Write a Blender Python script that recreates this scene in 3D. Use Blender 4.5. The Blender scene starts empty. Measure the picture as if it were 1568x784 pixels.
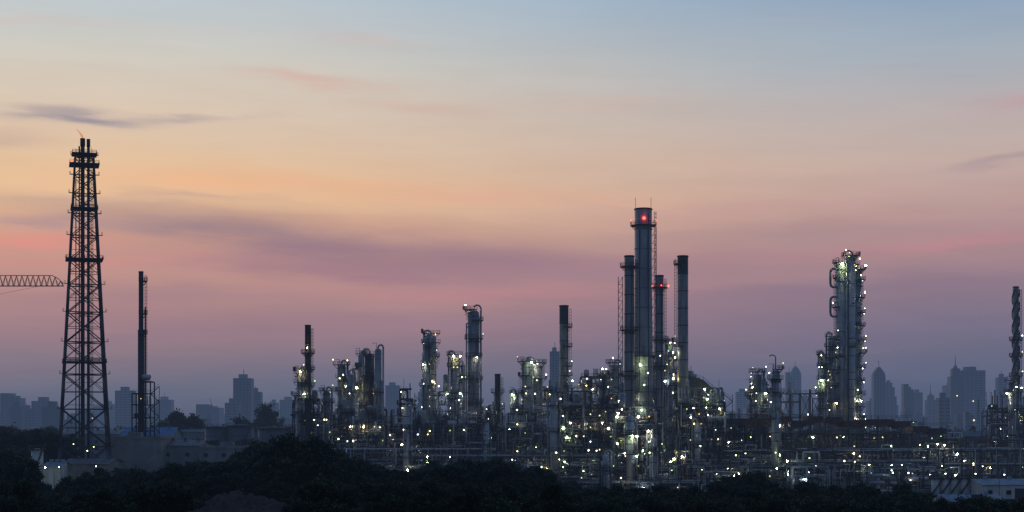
import bpy, math, random
import numpy as np
from mathutils import Vector
R = random.Random(7)
scene = bpy.context.scene
scene.view_settings.view_transform = 'Standard'
scene.view_settings.look = 'None'
scene.view_settings.exposure = 0

CAM_H = 24.0
F = 2400.0
# survey helpers: bearing (px from the left of the panorama), distance d (m) -> metres on site
def gx(b, d): return (b - 784.0) * d / F
def gz(e, d): return CAM_H + (650.0 - e) * d / F
def gm(p, d): return p * d / F

# ------------------------------------------------------------------ materials
def lin(c):
    return tuple(((x/255)/12.92 if x/255 <= 0.04045 else (((x/255)+0.055)/1.055)**2.4) for x in c)

def painted_haze_group():  # haze painted as a bluish glow mixed into surfaces, growing with distance
    g = bpy.data.node_groups.new("painted_haze", 'ShaderNodeTree')
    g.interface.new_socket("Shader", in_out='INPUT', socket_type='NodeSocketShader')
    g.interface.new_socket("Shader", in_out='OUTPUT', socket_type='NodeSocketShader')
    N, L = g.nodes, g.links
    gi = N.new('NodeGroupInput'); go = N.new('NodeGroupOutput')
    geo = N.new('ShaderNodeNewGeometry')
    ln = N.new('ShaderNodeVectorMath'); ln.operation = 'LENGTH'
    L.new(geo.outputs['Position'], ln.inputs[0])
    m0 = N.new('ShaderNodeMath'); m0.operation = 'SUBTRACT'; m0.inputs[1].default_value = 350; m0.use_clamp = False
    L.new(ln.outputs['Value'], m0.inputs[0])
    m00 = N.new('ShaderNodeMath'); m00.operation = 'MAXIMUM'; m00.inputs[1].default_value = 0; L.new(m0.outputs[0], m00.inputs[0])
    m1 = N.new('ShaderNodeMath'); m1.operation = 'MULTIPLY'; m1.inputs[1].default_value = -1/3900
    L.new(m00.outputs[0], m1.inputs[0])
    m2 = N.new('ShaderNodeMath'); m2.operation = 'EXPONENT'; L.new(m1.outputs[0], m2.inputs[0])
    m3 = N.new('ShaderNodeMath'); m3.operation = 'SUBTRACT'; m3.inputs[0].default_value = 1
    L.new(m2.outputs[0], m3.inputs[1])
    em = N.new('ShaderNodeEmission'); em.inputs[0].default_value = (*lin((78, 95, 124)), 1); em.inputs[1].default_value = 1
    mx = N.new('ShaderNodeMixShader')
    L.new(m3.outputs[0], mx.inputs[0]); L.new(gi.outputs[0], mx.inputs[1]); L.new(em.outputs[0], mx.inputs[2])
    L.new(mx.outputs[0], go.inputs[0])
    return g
HG = painted_haze_group()

MATS = {}
def mk(name, col, rough=0.6, metal=0.0, scale=0.4, amt=0.35, streak=False, col2=None, windows=None):
    m = bpy.data.materials.new(name); m.use_nodes = True
    N, L = m.node_tree.nodes, m.node_tree.links
    N.clear()
    out = N.new('ShaderNodeOutputMaterial'); p = N.new('ShaderNodeBsdfPrincipled')
    hz = N.new('ShaderNodeGroup'); hz.node_tree = HG  # painted distance haze laid over the surface shader
    p.inputs['Roughness'].default_value = rough; p.inputs['Metallic'].default_value = metal
    geo = N.new('ShaderNodeNewGeometry')
    mp = N.new('ShaderNodeMapping'); L.new(geo.outputs['Position'], mp.inputs[0])
    if streak: mp.inputs['Scale'].default_value = (1, 1, 0.12)
    nz = N.new('ShaderNodeTexNoise'); nz.inputs['Scale'].default_value = scale; nz.inputs['Detail'].default_value = 4
    nz.inputs['Roughness'].default_value = 0.65
    L.new(mp.outputs[0], nz.inputs['Vector'])
    rp = N.new('ShaderNodeValToRGB'); L.new(nz.outputs[0], rp.inputs[0])
    c2 = col2 or tuple(c*(1-amt) for c in col)
    rp.color_ramp.elements[0].position = 0.35; rp.color_ramp.elements[0].color = (*c2, 1)
    rp.color_ramp.elements[1].position = 0.65; rp.color_ramp.elements[1].color = (*col, 1)
    colout = rp.outputs[0]
    if windows:
        tc = N.new('ShaderNodeTexCoord')
        mp2 = N.new('ShaderNodeMapping'); mp2.inputs['Rotation'].default_value = (math.radians(90), 0, 0)
        L.new(tc.outputs['Object'], mp2.inputs[0])
        br = N.new('ShaderNodeTexBrick'); br.offset = 0
        br.inputs['Scale'].default_value = 1; br.inputs['Brick Width'].default_value = windows[0]
        br.inputs['Row Height'].default_value = windows[1]; br.inputs['Mortar Size'].default_value = windows[2]
        br.inputs['Color1'].default_value = (0.03, 0.035, 0.045, 1); br.inputs['Color2'].default_value = (0.06, 0.065, 0.08, 1)
        L.new(mp2.outputs[0], br.inputs['Vector']); L.new(rp.outputs[0], br.inputs['Mortar'])
        colout = br.outputs[0]
    L.new(colout, p.inputs['Base Color'])
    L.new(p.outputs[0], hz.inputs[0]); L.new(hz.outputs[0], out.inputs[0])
    m.cycles.emission_sampling = 'NONE'
    MATS[name] = m
    return m
mk('stack_cladding', (0.56, 0.58, 0.61), 0.45, 0.0, 0.5, 0.45, streak=True)
mk('painted_steel', (0.36, 0.38, 0.40), 0.42, 0.0, 0.7, 0.5, streak=True)
mk('aluminium_jacket', (0.52, 0.53, 0.54), 0.32, 0.5, 0.8, 0.4)
mk('dark_steel', (0.075, 0.08, 0.095), 0.6, 0.0, 0.8, 0.4)
mk('black_steel', (0.03, 0.033, 0.04), 0.7, 0.0, 1.2, 0.4)
mk('rusty_steel', (0.19, 0.095, 0.065), 0.8, 0.0, 0.9, 0.5, col2=(0.08, 0.05, 0.045))
mk('grating', (0.10, 0.105, 0.11), 0.7, 0.0, 1, 0.3)
mk('concrete', (0.32, 0.31, 0.29), 0.85, 0.0, 0.2, 0.35)
mk('white_paint', (0.78, 0.78, 0.76), 0.5, 0.0, 0.5, 0.3, streak=True)
mk('blue_roof_sheet', (0.06, 0.20, 0.42), 0.5, 0.0, 0.4, 0.3)
mk('pale_roof_sheet', (0.32, 0.40, 0.47), 0.6, 0.0, 0.4, 0.4)
mk('dark_roof_sheet', (0.14, 0.16, 0.19), 0.6, 0.0, 0.4, 0.4)
mk('grey_wall', (0.30, 0.31, 0.32), 0.8, 0.0, 0.3, 0.35, streak=True)
mk('tank_paint', (0.13, 0.14, 0.16), 0.55, 0.0, 0.3, 0.35, streak=True)
mk('window_glass', (0.03, 0.04, 0.05), 0.2, 0.0, 0.4, 0.3)
mk('bark', (0.07, 0.05, 0.04), 0.9, 0.0, 2, 0.4)
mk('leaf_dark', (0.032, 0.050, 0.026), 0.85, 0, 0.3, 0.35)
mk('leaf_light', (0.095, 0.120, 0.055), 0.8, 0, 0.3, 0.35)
mk('ground_soil', (0.055, 0.06, 0.04), 0.95, 0, 0.03, 0.4, col2=(0.035, 0.03, 0.025))
mk('yard_concrete', (0.14, 0.135, 0.125), 0.9, 0, 0.06, 0.5)
mk('asphalt', (0.05, 0.05, 0.052), 0.9, 0, 0.2, 0.3)
mk('road_paint', (0.7, 0.7, 0.66), 0.8, 0, 1, 0.3)
mk('red_earth', (0.14, 0.09, 0.075), 0.95, 0, 0.5, 0.5, col2=(0.065, 0.045, 0.04))
mk('city_facade', (0.26, 0.27, 0.30), 0.7, 0, 0.01, 0.25, windows=(7, 4.0, 1.2))
mk('city_facade_dark', (0.14, 0.16, 0.19), 0.5, 0, 0.01, 0.25, windows=(5, 4.0, 0.7))
mk('city_concrete', (0.22, 0.22, 0.25), 0.8, 0, 0.02, 0.25)

def em(name, col, s, sample=True):
    m = bpy.data.materials.new(name); m.use_nodes = True
    N, L = m.node_tree.nodes, m.node_tree.links; N.clear()
    out = N.new('ShaderNodeOutputMaterial'); e = N.new('ShaderNodeEmission')
    e.inputs[0].default_value = (*col, 1); e.inputs[1].default_value = s
    L.new(e.outputs[0], out.inputs[0])
    if not sample: m.cycles.emission_sampling = 'NONE'
    MATS[name] = m
for k, c in (('w', (1.0, .93, .68)), ('g', (.82, 1.0, .46)), ('y', (1.0, .80, .30)), ('c', (.72, .92, 1.0))):
    em('lamp_'+k+'_bright', c, 170)
    em('lamp_'+k+'_mid', c, 17)
    em('lamp_'+k+'_dim', tuple(x**1.6 for x in c), 2.4, False)
em('lamp_r', (1.0, 0.03, 0.02), 16)
em('lamp_far', (1.0, 0.85, 0.55), 1.6, False)
em('flare_flame_glow', (1.0, 0.42, 0.26), 0.7, False)
MI = {n: i for i, n in enumerate(MATS)}

# ------------------------------------------------------------------ mesh builder
class B:
    def __init__(s): s.v = []; s.f = []; s.m = []; s.sm = []
    def cyl(s, p0, p1, r0, r1=None, n=8, mat='painted_steel', cap=True, smooth=True):
        if r1 is None: r1 = r0
        p0 = Vector(p0); p1 = Vector(p1); a = p1 - p0
        if a.length < 1e-6: return
        a.normalize()
        u = Vector((1, 0, 0)) if abs(a.z) > 0.9 else Vector((0, 0, 1))
        u = (u - a * u.dot(a)).normalized(); w = a.cross(u)
        b = len(s.v); mi = MI[mat]
        off = math.pi / n
        for i in range(n):
            t = 2*math.pi*i/n + off
            d = u*math.cos(t) + w*math.sin(t)
            s.v.append(tuple(p0 + d*r0)); s.v.append(tuple(p1 + d*r1))
        for i in range(n):
            j = (i+1) % n
            s.f.append((b+2*i, b+2*j, b+2*j+1, b+2*i+1)); s.m.append(mi); s.sm.append(smooth and n > 5)
        if cap:
            s.f.append(tuple(b+2*i for i in reversed(range(n)))); s.m.append(mi); s.sm.append(False)
            s.f.append(tuple(b+2*i+1 for i in range(n))); s.m.append(mi); s.sm.append(False)
    def beam(s, p, q, w, mat='dark_steel'): s.cyl(p, q, w*0.707, None, 4, mat, True, False)
    def box(s, x0, x1, y0, y1, z0, z1, mat='concrete'):
        b = len(s.v); mi = MI[mat]
        for z in (z0, z1):
            s.v += [(x0, y0, z), (x1, y0, z), (x1, y1, z), (x0, y1, z)]
        for f in ((3, 2, 1, 0), (4, 5, 6, 7), (0, 1, 5, 4), (1, 2, 6, 5), (2, 3, 7, 6), (3, 0, 4, 7)):
            s.f.append(tuple(b+i for i in f)); s.m.append(mi); s.sm.append(False)
    def poly(s, pts, mat):
        b = len(s.v); s.v += [tuple(p) for p in pts]; s.f.append(tuple(range(b, b+len(pts)))); s.m.append(MI[mat]); s.sm.append(False)
    def dome(s, x, y, z, r, h, n=16, mat='painted_steel'):
        pr, pz = r, z
        for k in range(1, 5):
            t = k/4*math.pi/2
            r2 = r*math.cos(t) + 0.01; z2 = z + h*math.sin(t)
            s.cyl((x, y, pz), (x, y, z2), pr, r2, n, mat, k == 4); pr, pz = r2, z2
    def ball(s, p, r, mat):
        x, y, z = p; b = len(s.v); mi = MI[mat]
        s.v += [(x+r, y, z), (x-r, y, z), (x, y+r, z), (x, y-r, z), (x, y, z+r), (x, y, z-r)]
        for f in ((0, 2, 4), (2, 1, 4), (1, 3, 4), (3, 0, 4), (2, 0, 5), (1, 2, 5), (3, 1, 5), (0, 3, 5)):
            s.f.append(tuple(b+i for i in f)); s.m.append(mi); s.sm.append(False)
    def lamp(s, p, kind=None, r=None, pole=True, tier=None):
        if kind != 'r' and tier is None and R.random() < .04: return
        if kind == 'r': s.ball(p, r or .4, 'lamp_r')
        else:
            kind = kind or R.choices(['w', 'g', 'y', 'c'], [5, 5, 2.4, 1.3])[0]
            q = R.random()
            tier = tier or ('bright' if q < .24 else 'mid' if q < .68 else 'dim')
            r = {'bright': R.uniform(.19, .36), 'mid': R.uniform(.14, .26), 'dim': R.uniform(.16, .3)}[tier]
            s.ball(p, r, 'lamp_'+kind+'_'+tier)
        if pole: s.beam((p[0], p[1]+0.05, p[2]-1.8), (p[0], p[1]+0.05, p[2]-(r or .4)), 0.1, 'dark_steel')
    def pipe(s, pts, r, mat='painted_steel', n=8):
        for a, b in zip(pts[:-1], pts[1:]):
            s.cyl(a, b, r, None, n, mat)
            if r > 0.25:   # flange
                m = Vector(a).lerp(Vector(b), 0.5); d = (Vector(b)-Vector(a)).normalized()*0.12
                s.cyl(m-d, m+d, r*1.35, None, n, mat)
    def arcpipe(s, c, rad, a0, a1, r, mat, axis='xz', n=8, k=8):
        pts = []
        for i in range(k+1):
            t = a0+(a1-a0)*i/k
            pts.append((c[0]+rad*math.cos(t), c[1], c[2]+rad*math.sin(t)))
        for a, b in zip(pts[:-1], pts[1:]): s.cyl(a, b, r, None, n, mat)
    def rail(s, pts, mat='dark_steel', h=1.2):
        for a, b in zip(pts[:-1], pts[1:]):
            a = Vector(a); b = Vector(b); L = (b-a).length
            for hh in (h, h*0.5): s.beam(a+Vector((0, 0, hh)), b+Vector((0, 0, hh)), 0.10, mat)
            k = max(1, int(L/2))
            for i in range(k+1):
                p = a.lerp(b, i/k); s.beam(p, p+Vector((0, 0, h)), 0.09, mat)
    def ringplat(s, x, y, z, r, w=1.2, a0=0, a1=2*math.pi, mat='grating', railmat='dark_steel', th=0.32):
        k = max(4, int((a1-a0)/(math.pi/8)))
        mi = MI[mat]; b = len(s.v)
        for i in range(k+1):
            t = a0+(a1-a0)*i/k; c, sn = math.cos(t), math.sin(t)
            for rr, zz in ((r, z), (r+w, z), (r+w, z-th), (r, z-th)):
                s.v.append((x+rr*c, y+rr*sn, zz))
        for i in range(k):
            for q in range(3):
                s.f.append((b+4*i+q, b+4*i+q+1, b+4*i+q+5, b+4*i+q+4)); s.m.append(mi); s.sm.append(False)
        s.f.append((b, b+1, b+2, b+3)); s.m.append(mi); s.sm.append(False)
        e = b+4*k; s.f.append((e, e+3, e+2, e+1)); s.m.append(mi); s.sm.append(False)
        pts = [(x+(r+w)*math.cos(a0+(a1-a0)*i/k), y+(r+w)*math.sin(a0+(a1-a0)*i/k), z) for i in range(k+1)]
        for a, c in zip(pts[:-1], pts[1:]):
            for hh in (1.25, 0.65):
                s.beam((a[0], a[1], a[2]+hh), (c[0], c[1], c[2]+hh), 0.11, railmat)
        for i, p in enumerate(pts):
            s.beam(p, (p[0], p[1], p[2]+1.25), 0.11, railmat)
            if i % 2 == 0:
                t = a0+(a1-a0)*i/k
                s.beam((x+r*math.cos(t), y+r*math.sin(t), z-w*1.1), (p[0], p[1], z-0.1), 0.16, railmat)
        return pts
    def ladder(s, x, y, ang, z0, z1, cage=True, mat='dark_steel'):
        c, sn = math.cos(ang), math.sin(ang); tx, ty = -sn, c
        for k in (-0.3, 0.3): s.beam((x+tx*k, y+ty*k, z0), (x+tx*k, y+ty*k, z1), 0.1, mat)
        z = z0
        while z < z1:
            s.beam((x-tx*0.3, y-ty*0.3, z), (x+tx*0.3, y+ty*0.3, z), 0.06, mat); z += 0.8
        if cage:
            z = z0+2.2
            while z < z1:
                q = [(x+tx*.38, y+ty*.38, z), (x+tx*.38+c*.7, y+ty*.38+sn*.7, z), (x-tx*.38+c*.7, y-ty*.38+sn*.7, z), (x-tx*.38, y-ty*.38, z)]
                for a, b in zip(q[:-1], q[1:]): s.beam(a, b, 0.1, mat)
                z += 1.3
            for k in (-.38, .38): s.beam((x+tx*k+c*.7, y+ty*k+sn*.7, z0+2.2), (x+tx*k+c*.7, y+ty*k+sn*.7, z1), 0.08, mat)
    def make(s, name, origin=(0, 0, 0), rot=0):
        me = bpy.data.meshes.new(name)
        ox, oy, oz = origin
        me.from_pydata([(a-ox, b-oy, c-oz) for a, b, c in s.v], [], s.f)
        used = sorted(set(s.m)); names = list(MATS); rm = {u: i for i, u in enumerate(used)}
        for u in used: me.materials.append(MATS[names[u]])
        me.polygons.foreach_set('material_index', [rm[i] for i in s.m])
        me.polygons.foreach_set('use_smooth', s.sm)
        me.update()
        o = bpy.data.objects.new(name, me); o.location = origin; o.rotation_euler[2] = rot
        scene.collection.objects.link(o)
        return o

# ------------------------------------------------------------------ plant parts
def add_column(b, x, y, r, h, plats, mat='painted_steel', lampn=2, side=None, domed=True, top_pipe=True, base=0.0, railmat='dark_steel', pw=1.55):
    b.cyl((x, y, base), (x, y, base+2), r*1.12, r*1.02, 18, 'concrete')
    b.cyl((x, y, base+2), (x, y, h), r, None, 20, mat)
    z = base+5
    while z < h:
        b.cyl((x, y, z), (x, y, z+0.25), r*1.045, None, 20, R.choice((mat, 'dark_steel'))); z += R.uniform(3, 6)
    # nozzles, manways, insulated bands
    for _ in range(int(h/4)):
        t = R.uniform(0, 6.28); zz = R.uniform(3, h); q = R.uniform(.15, .4)
        b.cyl((x+r*.9*math.cos(t), y+r*.9*math.sin(t), zz), (x+(r+.7)*math.cos(t), y+(r+.7)*math.sin(t), zz), q, None, 8, R.choice(('aluminium_jacket', 'dark_steel')))
    zz = R.uniform(.3, .8)*h; b.cyl((x, y, zz), (x, y, min(h, zz+R.uniform(3, 8))), r*1.02, None, 20, 'aluminium_jacket')
    if domed: b.dome(x, y, h, r, r*0.6, 18, mat)
    pz = base
    for i, z in enumerate(plats):
        if side is None:
            a0 = R.uniform(0, 6.28); a1 = a0+R.uniform(3.2, 5.6)
        else:
            a0 = side-R.uniform(1.2, 1.7); a1 = side+R.uniform(1.2, 1.7)
        w = pw*R.uniform(0.85, 1.25)
        pts = b.ringplat(x, y, z, r, w, a0, a1, railmat=railmat)
        la = (a0+a1)/2 + (0.5 if i % 2 else -0.5)
        if z-pz < 30: b.ladder(x+(r+0.4)*math.cos(la), y+(r+0.4)*math.sin(la), la, max(pz, z-14), z+1)
        for _ in range(lampn if R.random() < 0.7 else max(0, lampn-1)):
            p = R.choice(pts)
            if R.random() < 0.55: b.lamp((p[0], p[1], z+R.uniform(1.5, 2.4)))
            else:
                t = R.uniform(-2.7, -.4); b.lamp((x+(r+w*0.8)*math.cos(t), y+(r+w*0.8)*math.sin(t), z-0.7), pole=False)
        if R.random() < .5:  # valve / instrument box on the deck
            p = R.choice(pts); b.box(p[0]-.5, p[0]+.4, p[1]-.4, p[1]+.4, z, z+R.uniform(.8, 1.8), R.choice(('dark_steel', 'painted_steel', 'aluminium_jacket')))
        pz = z
    # side risers
    for _ in range(R.choice((2, 2, 3, 4))):
        t = R.uniform(2.6, 6.9); pr = R.uniform(0.12, 0.32); dd = r+pr+0.35
        zt = R.uniform(0.5, 0.97)*h; px, py = x+dd*math.cos(t), y+dd*math.sin(t)
        m = R.choice(('aluminium_jacket', 'dark_steel', 'painted_steel'))
        b.cyl((px, py, base), (px, py, zt), pr, None, 8, m)
        b.cyl((px, py, zt), (x, y, zt+0.2), pr, None, 8, m)
    if top_pipe:
        sgn = R.choice((-1, 1)); pr = min(0.4, r*0.3); dd = r+pr+0.3
        zt = h+r*0.6+.5
        b.cyl((x, y, h), (x, y, zt), pr, None, 10, 'aluminium_jacket')
        b.arcpipe((x+sgn*dd/2, y, zt), dd/2, math.pi if sgn > 0 else 0, 0 if sgn > 0 else math.pi, pr, 'aluminium_jacket')
        b.cyl((x+sgn*dd, y, zt), (x+sgn*dd, y, base+3), pr, None, 10, R.choice(('aluminium_jacket', 'painted_steel')))
    # davit on the head
    b.beam((x-r*.5, y, h), (x-r*.5, y, h+3.2), .16); b.beam((x-r*.5, y, h+3.2), (x-r*.5-1.8, y, h+3.0), .14)

def drum(b, x, y, z, L, r, along='x', mat='painted_steel'):
    d = Vector((1, 0, 0)) if along == 'x' else Vector((0, 1, 0))
    c = Vector((x, y, z))
    b.cyl(c-d*L/2, c+d*L/2, r, None, 14, mat)
    for sg in (-1, 1):
        b.cyl(c+d*sg*L/2, c+d*sg*(L/2+r*0.35), r, r*0.75, 14, mat)
        b.cyl(c+d*sg*(L/2+r*0.35), c+d*sg*(L/2+r*0.5), r*0.75, r*0.2, 14, mat)
        q = c+d*sg*L*0.3
        b.box(q.x-.3, q.x+.3, q.y-r*.7, q.y+r*.7, z-r-0.6, z-r*.5, 'concrete')

def clutter_pipes(b, x0, x1, y0, y1, z0, z1, n, rmax=0.4):
    for _ in range(int(n*1.7)):
        p = Vector((R.uniform(x0, x1), R.uniform(y0, y1), R.uniform(z0, z1))); pts = [p.copy()]
        ax = R.choice((0, 2))
        for k in range(R.randint(2, 5)):
            lo, hi = ((x0, x1), (y0, y1), (z0, z1))[ax]
            q = pts[-1].copy(); q[ax] = min(hi, max(lo, q[ax]+R.choice((-1, 1))*R.uniform(2, 10)*(1 if ax != 1 else .4)))
            if (q-pts[-1]).length > 0.5: pts.append(q)
            ax = R.choice([a for a in (0, 1, 2, 2) if a != ax])
        b.pipe(pts, R.choice((0.1, 0.12, 0.16, 0.22, 0.3, rmax)), R.choice(('painted_steel', 'painted_steel', 'aluminium_jacket', 'dark_steel', 'dark_steel', 'rusty_steel', 'white_paint')), 7)

def frame(b, x0, x1, y0, y1, levels, nx, ny, mat='dark_steel', lamps=1.0, equip=1.0, kinds=None, deckp=0.85):
    xs = [x0+(x1-x0)*i/nx for i in range(nx+1)]; ys = [y0+(y1-y0)*i/ny for i in range(ny+1)]
    tops = []
    for i in range(nx+1): tops.append(levels[-1] if (len(levels) < 3 or R.random() < .6) else levels[-2])
    top = levels[-1]
    for x, tp in zip(xs, tops):
        for y in ys: b.beam((x, y, 0), (x, y, tp), 0.42, mat)
    pz = 0
    for li, z in enumerate(levels):
        for i in range(nx):
            if z > max(tops[i], tops[i+1])+.1 or (z > min(tops[i], tops[i+1])+.1): continue
            for y in ys: b.beam((xs[i], y, z), (xs[i+1], y, z), 0.36, mat)
            b.beam((xs[i], y0, z), (xs[i], y1, z), 0.34, mat)
            if R.random() < 0.45:
                b.beam((xs[i], y0, pz), (xs[i+1], y0, z), 0.22, mat)
                if R.random() < 0.6: b.beam((xs[i+1], y0, pz), (xs[i], y0, z), 0.22, mat)
            if R.random() < deckp: b.box(xs[i]+.02, xs[i+1]-.02, y0+.2, y1-.2, z+.2, z+.32, 'grating')
            b.rail([(xs[i], y0-.25, z+.25), (xs[i+1], y0-.25, z+.25)])
            xm = (xs[i]+xs[i+1])/2; w = xs[i+1]-xs[i]; ym = R.uniform(y0+1, (y0+y1)/2)
            e = R.random()*1/equip if equip > 0 else 9
            if e < .26: drum(b, xm, ym, z+2.0, w*.75, R.uniform(.7, 1.4), mat=R.choice(('painted_steel', 'aluminium_jacket', 'white_paint', 'dark_steel')))
            elif e < .48:
                r = R.uniform(.6, 1.4); hh = R.uniform(2.5, 7)
                b.cyl((xm, ym, z+.3), (xm, ym, z+hh), r, None, 12, 'painted_steel'); b.dome(xm, ym, z+hh, r, r*.5, 12, 'aluminium_jacket')
            elif e < .6:
                for q in range(3): b.cyl((xs[i]+w*(.2+.3*q), ym, z+.3), (xs[i]+w*(.2+.3*q), ym, z+3.5), .3, None, 8, 'aluminium_jacket')
            elif e < .7: b.box(xs[i]+w*.15, xs[i+1]-w*.2, ym, ym+2.5, z+.33, z+R.uniform(1.6, 3), R.choice(('grey_wall', 'dark_steel', 'painted_steel')))
            if R.random() < 0.46*lamps:
                b.lamp((xm+R.uniform(-w/2.2, w/2.2), R.choice((y0-.6, y0+.3, y0+.8, ym)), z-R.uniform(.5, 1.6)), kinds and R.choice(kinds), pole=False)
            if R.random() < 0.16*lamps: b.lamp((xs[i], y0-.6, z+R.uniform(2, 2.8)), kinds and R.choice(kinds))
        pz = z
    if R.random() < .7: # stair tower
        z = 0; k = 0
        while z+3 < top:
            xa, xb = (x1, x1+3.5) if k % 2 == 0 else (x1+3.5, x1)
            b.beam((xa, y0, z), (xb, y0, z+3), .28, mat); b.beam((xa, y0, z+1), (xb, y0, z+4), .1, mat)
            z += 3; k += 1
        b.beam((x1+3.5, y0, 0), (x1+3.5, y0, z), .2, mat)

def rack(b, x0, x1, y0, y1, levels, bay=7, npipe=7, lamps=1.0, mat='dark_steel'):
    x = x0; top = levels[-1]
    while x <= x1+.01:
        for y in (y0, y1): b.beam((x, y, 0), (x, y, top+.8), .4, mat)
        for z in levels: b.beam((x, y0-.6, z), (x, y1+.6, z), .36, mat)
        if R.random() < .5 and x+bay <= x1: b.beam((x, y0, 0), (x+bay, y0, levels[0]), .2, mat)
        if R.random() < .34*lamps: b.lamp((x+R.uniform(-2, 2), y0-1.2, R.choice(levels)-R.uniform(.5, 2.3)), pole=False)
        if R.random() < .16*lamps: b.lamp((x, y0-.9, top+2.2))
        x += bay
    for z in levels:
        for y in (y0, y1): b.beam((x0, y, z-.4), (x1, y, z-.4), .26, mat)
        for i in range(npipe):
            y = y0+(y1-y0)*(i+.5)/npipe; r = R.choice((.12, .16, .22, .3, .42))
            a = x0+(R.uniform(0, .2)*(x1-x0) if R.random() < .4 else 0); c = x1-(R.uniform(0, .2)*(x1-x0) if R.random() < .4 else 0)
            m = R.choice(('painted_steel', 'aluminium_jacket', 'dark_steel', 'white_paint', 'rusty_steel', 'painted_steel'))
            if R.random() < .4:
                xm = R.uniform(a+8, max(a+9, c-12)); b.pipe([(a, y, z+r+.2), (xm, y, z+r+.2), (xm, y, z+2.6), (xm+4, y, z+2.6), (xm+4, y, z+r+.2), (c, y, z+r+.2)], r, m)
            else: b.cyl((a, y, z+r+.2), (c, y, z+r+.2), r, None, 8, m)
    # drops to grade
    for _ in range(int((x1-x0)/3)):
        xx = R.uniform(x0, x1); zt = R.choice(levels)+.5; b.cyl((xx, y0-R.uniform(.5, 1.5), 0), (xx, y0-.9, zt), R.choice((.1, .16, .25)), None, 7, R.choice(('painted_steel', 'aluminium_jacket', 'dark_steel')))
    b.rail([(x0, y0-.8, top+.4), (x1, y0-.8, top+.4)])

def platsfor(tops, d): return [gz(e, d) for e in sorted(tops, reverse=True)]

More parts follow.
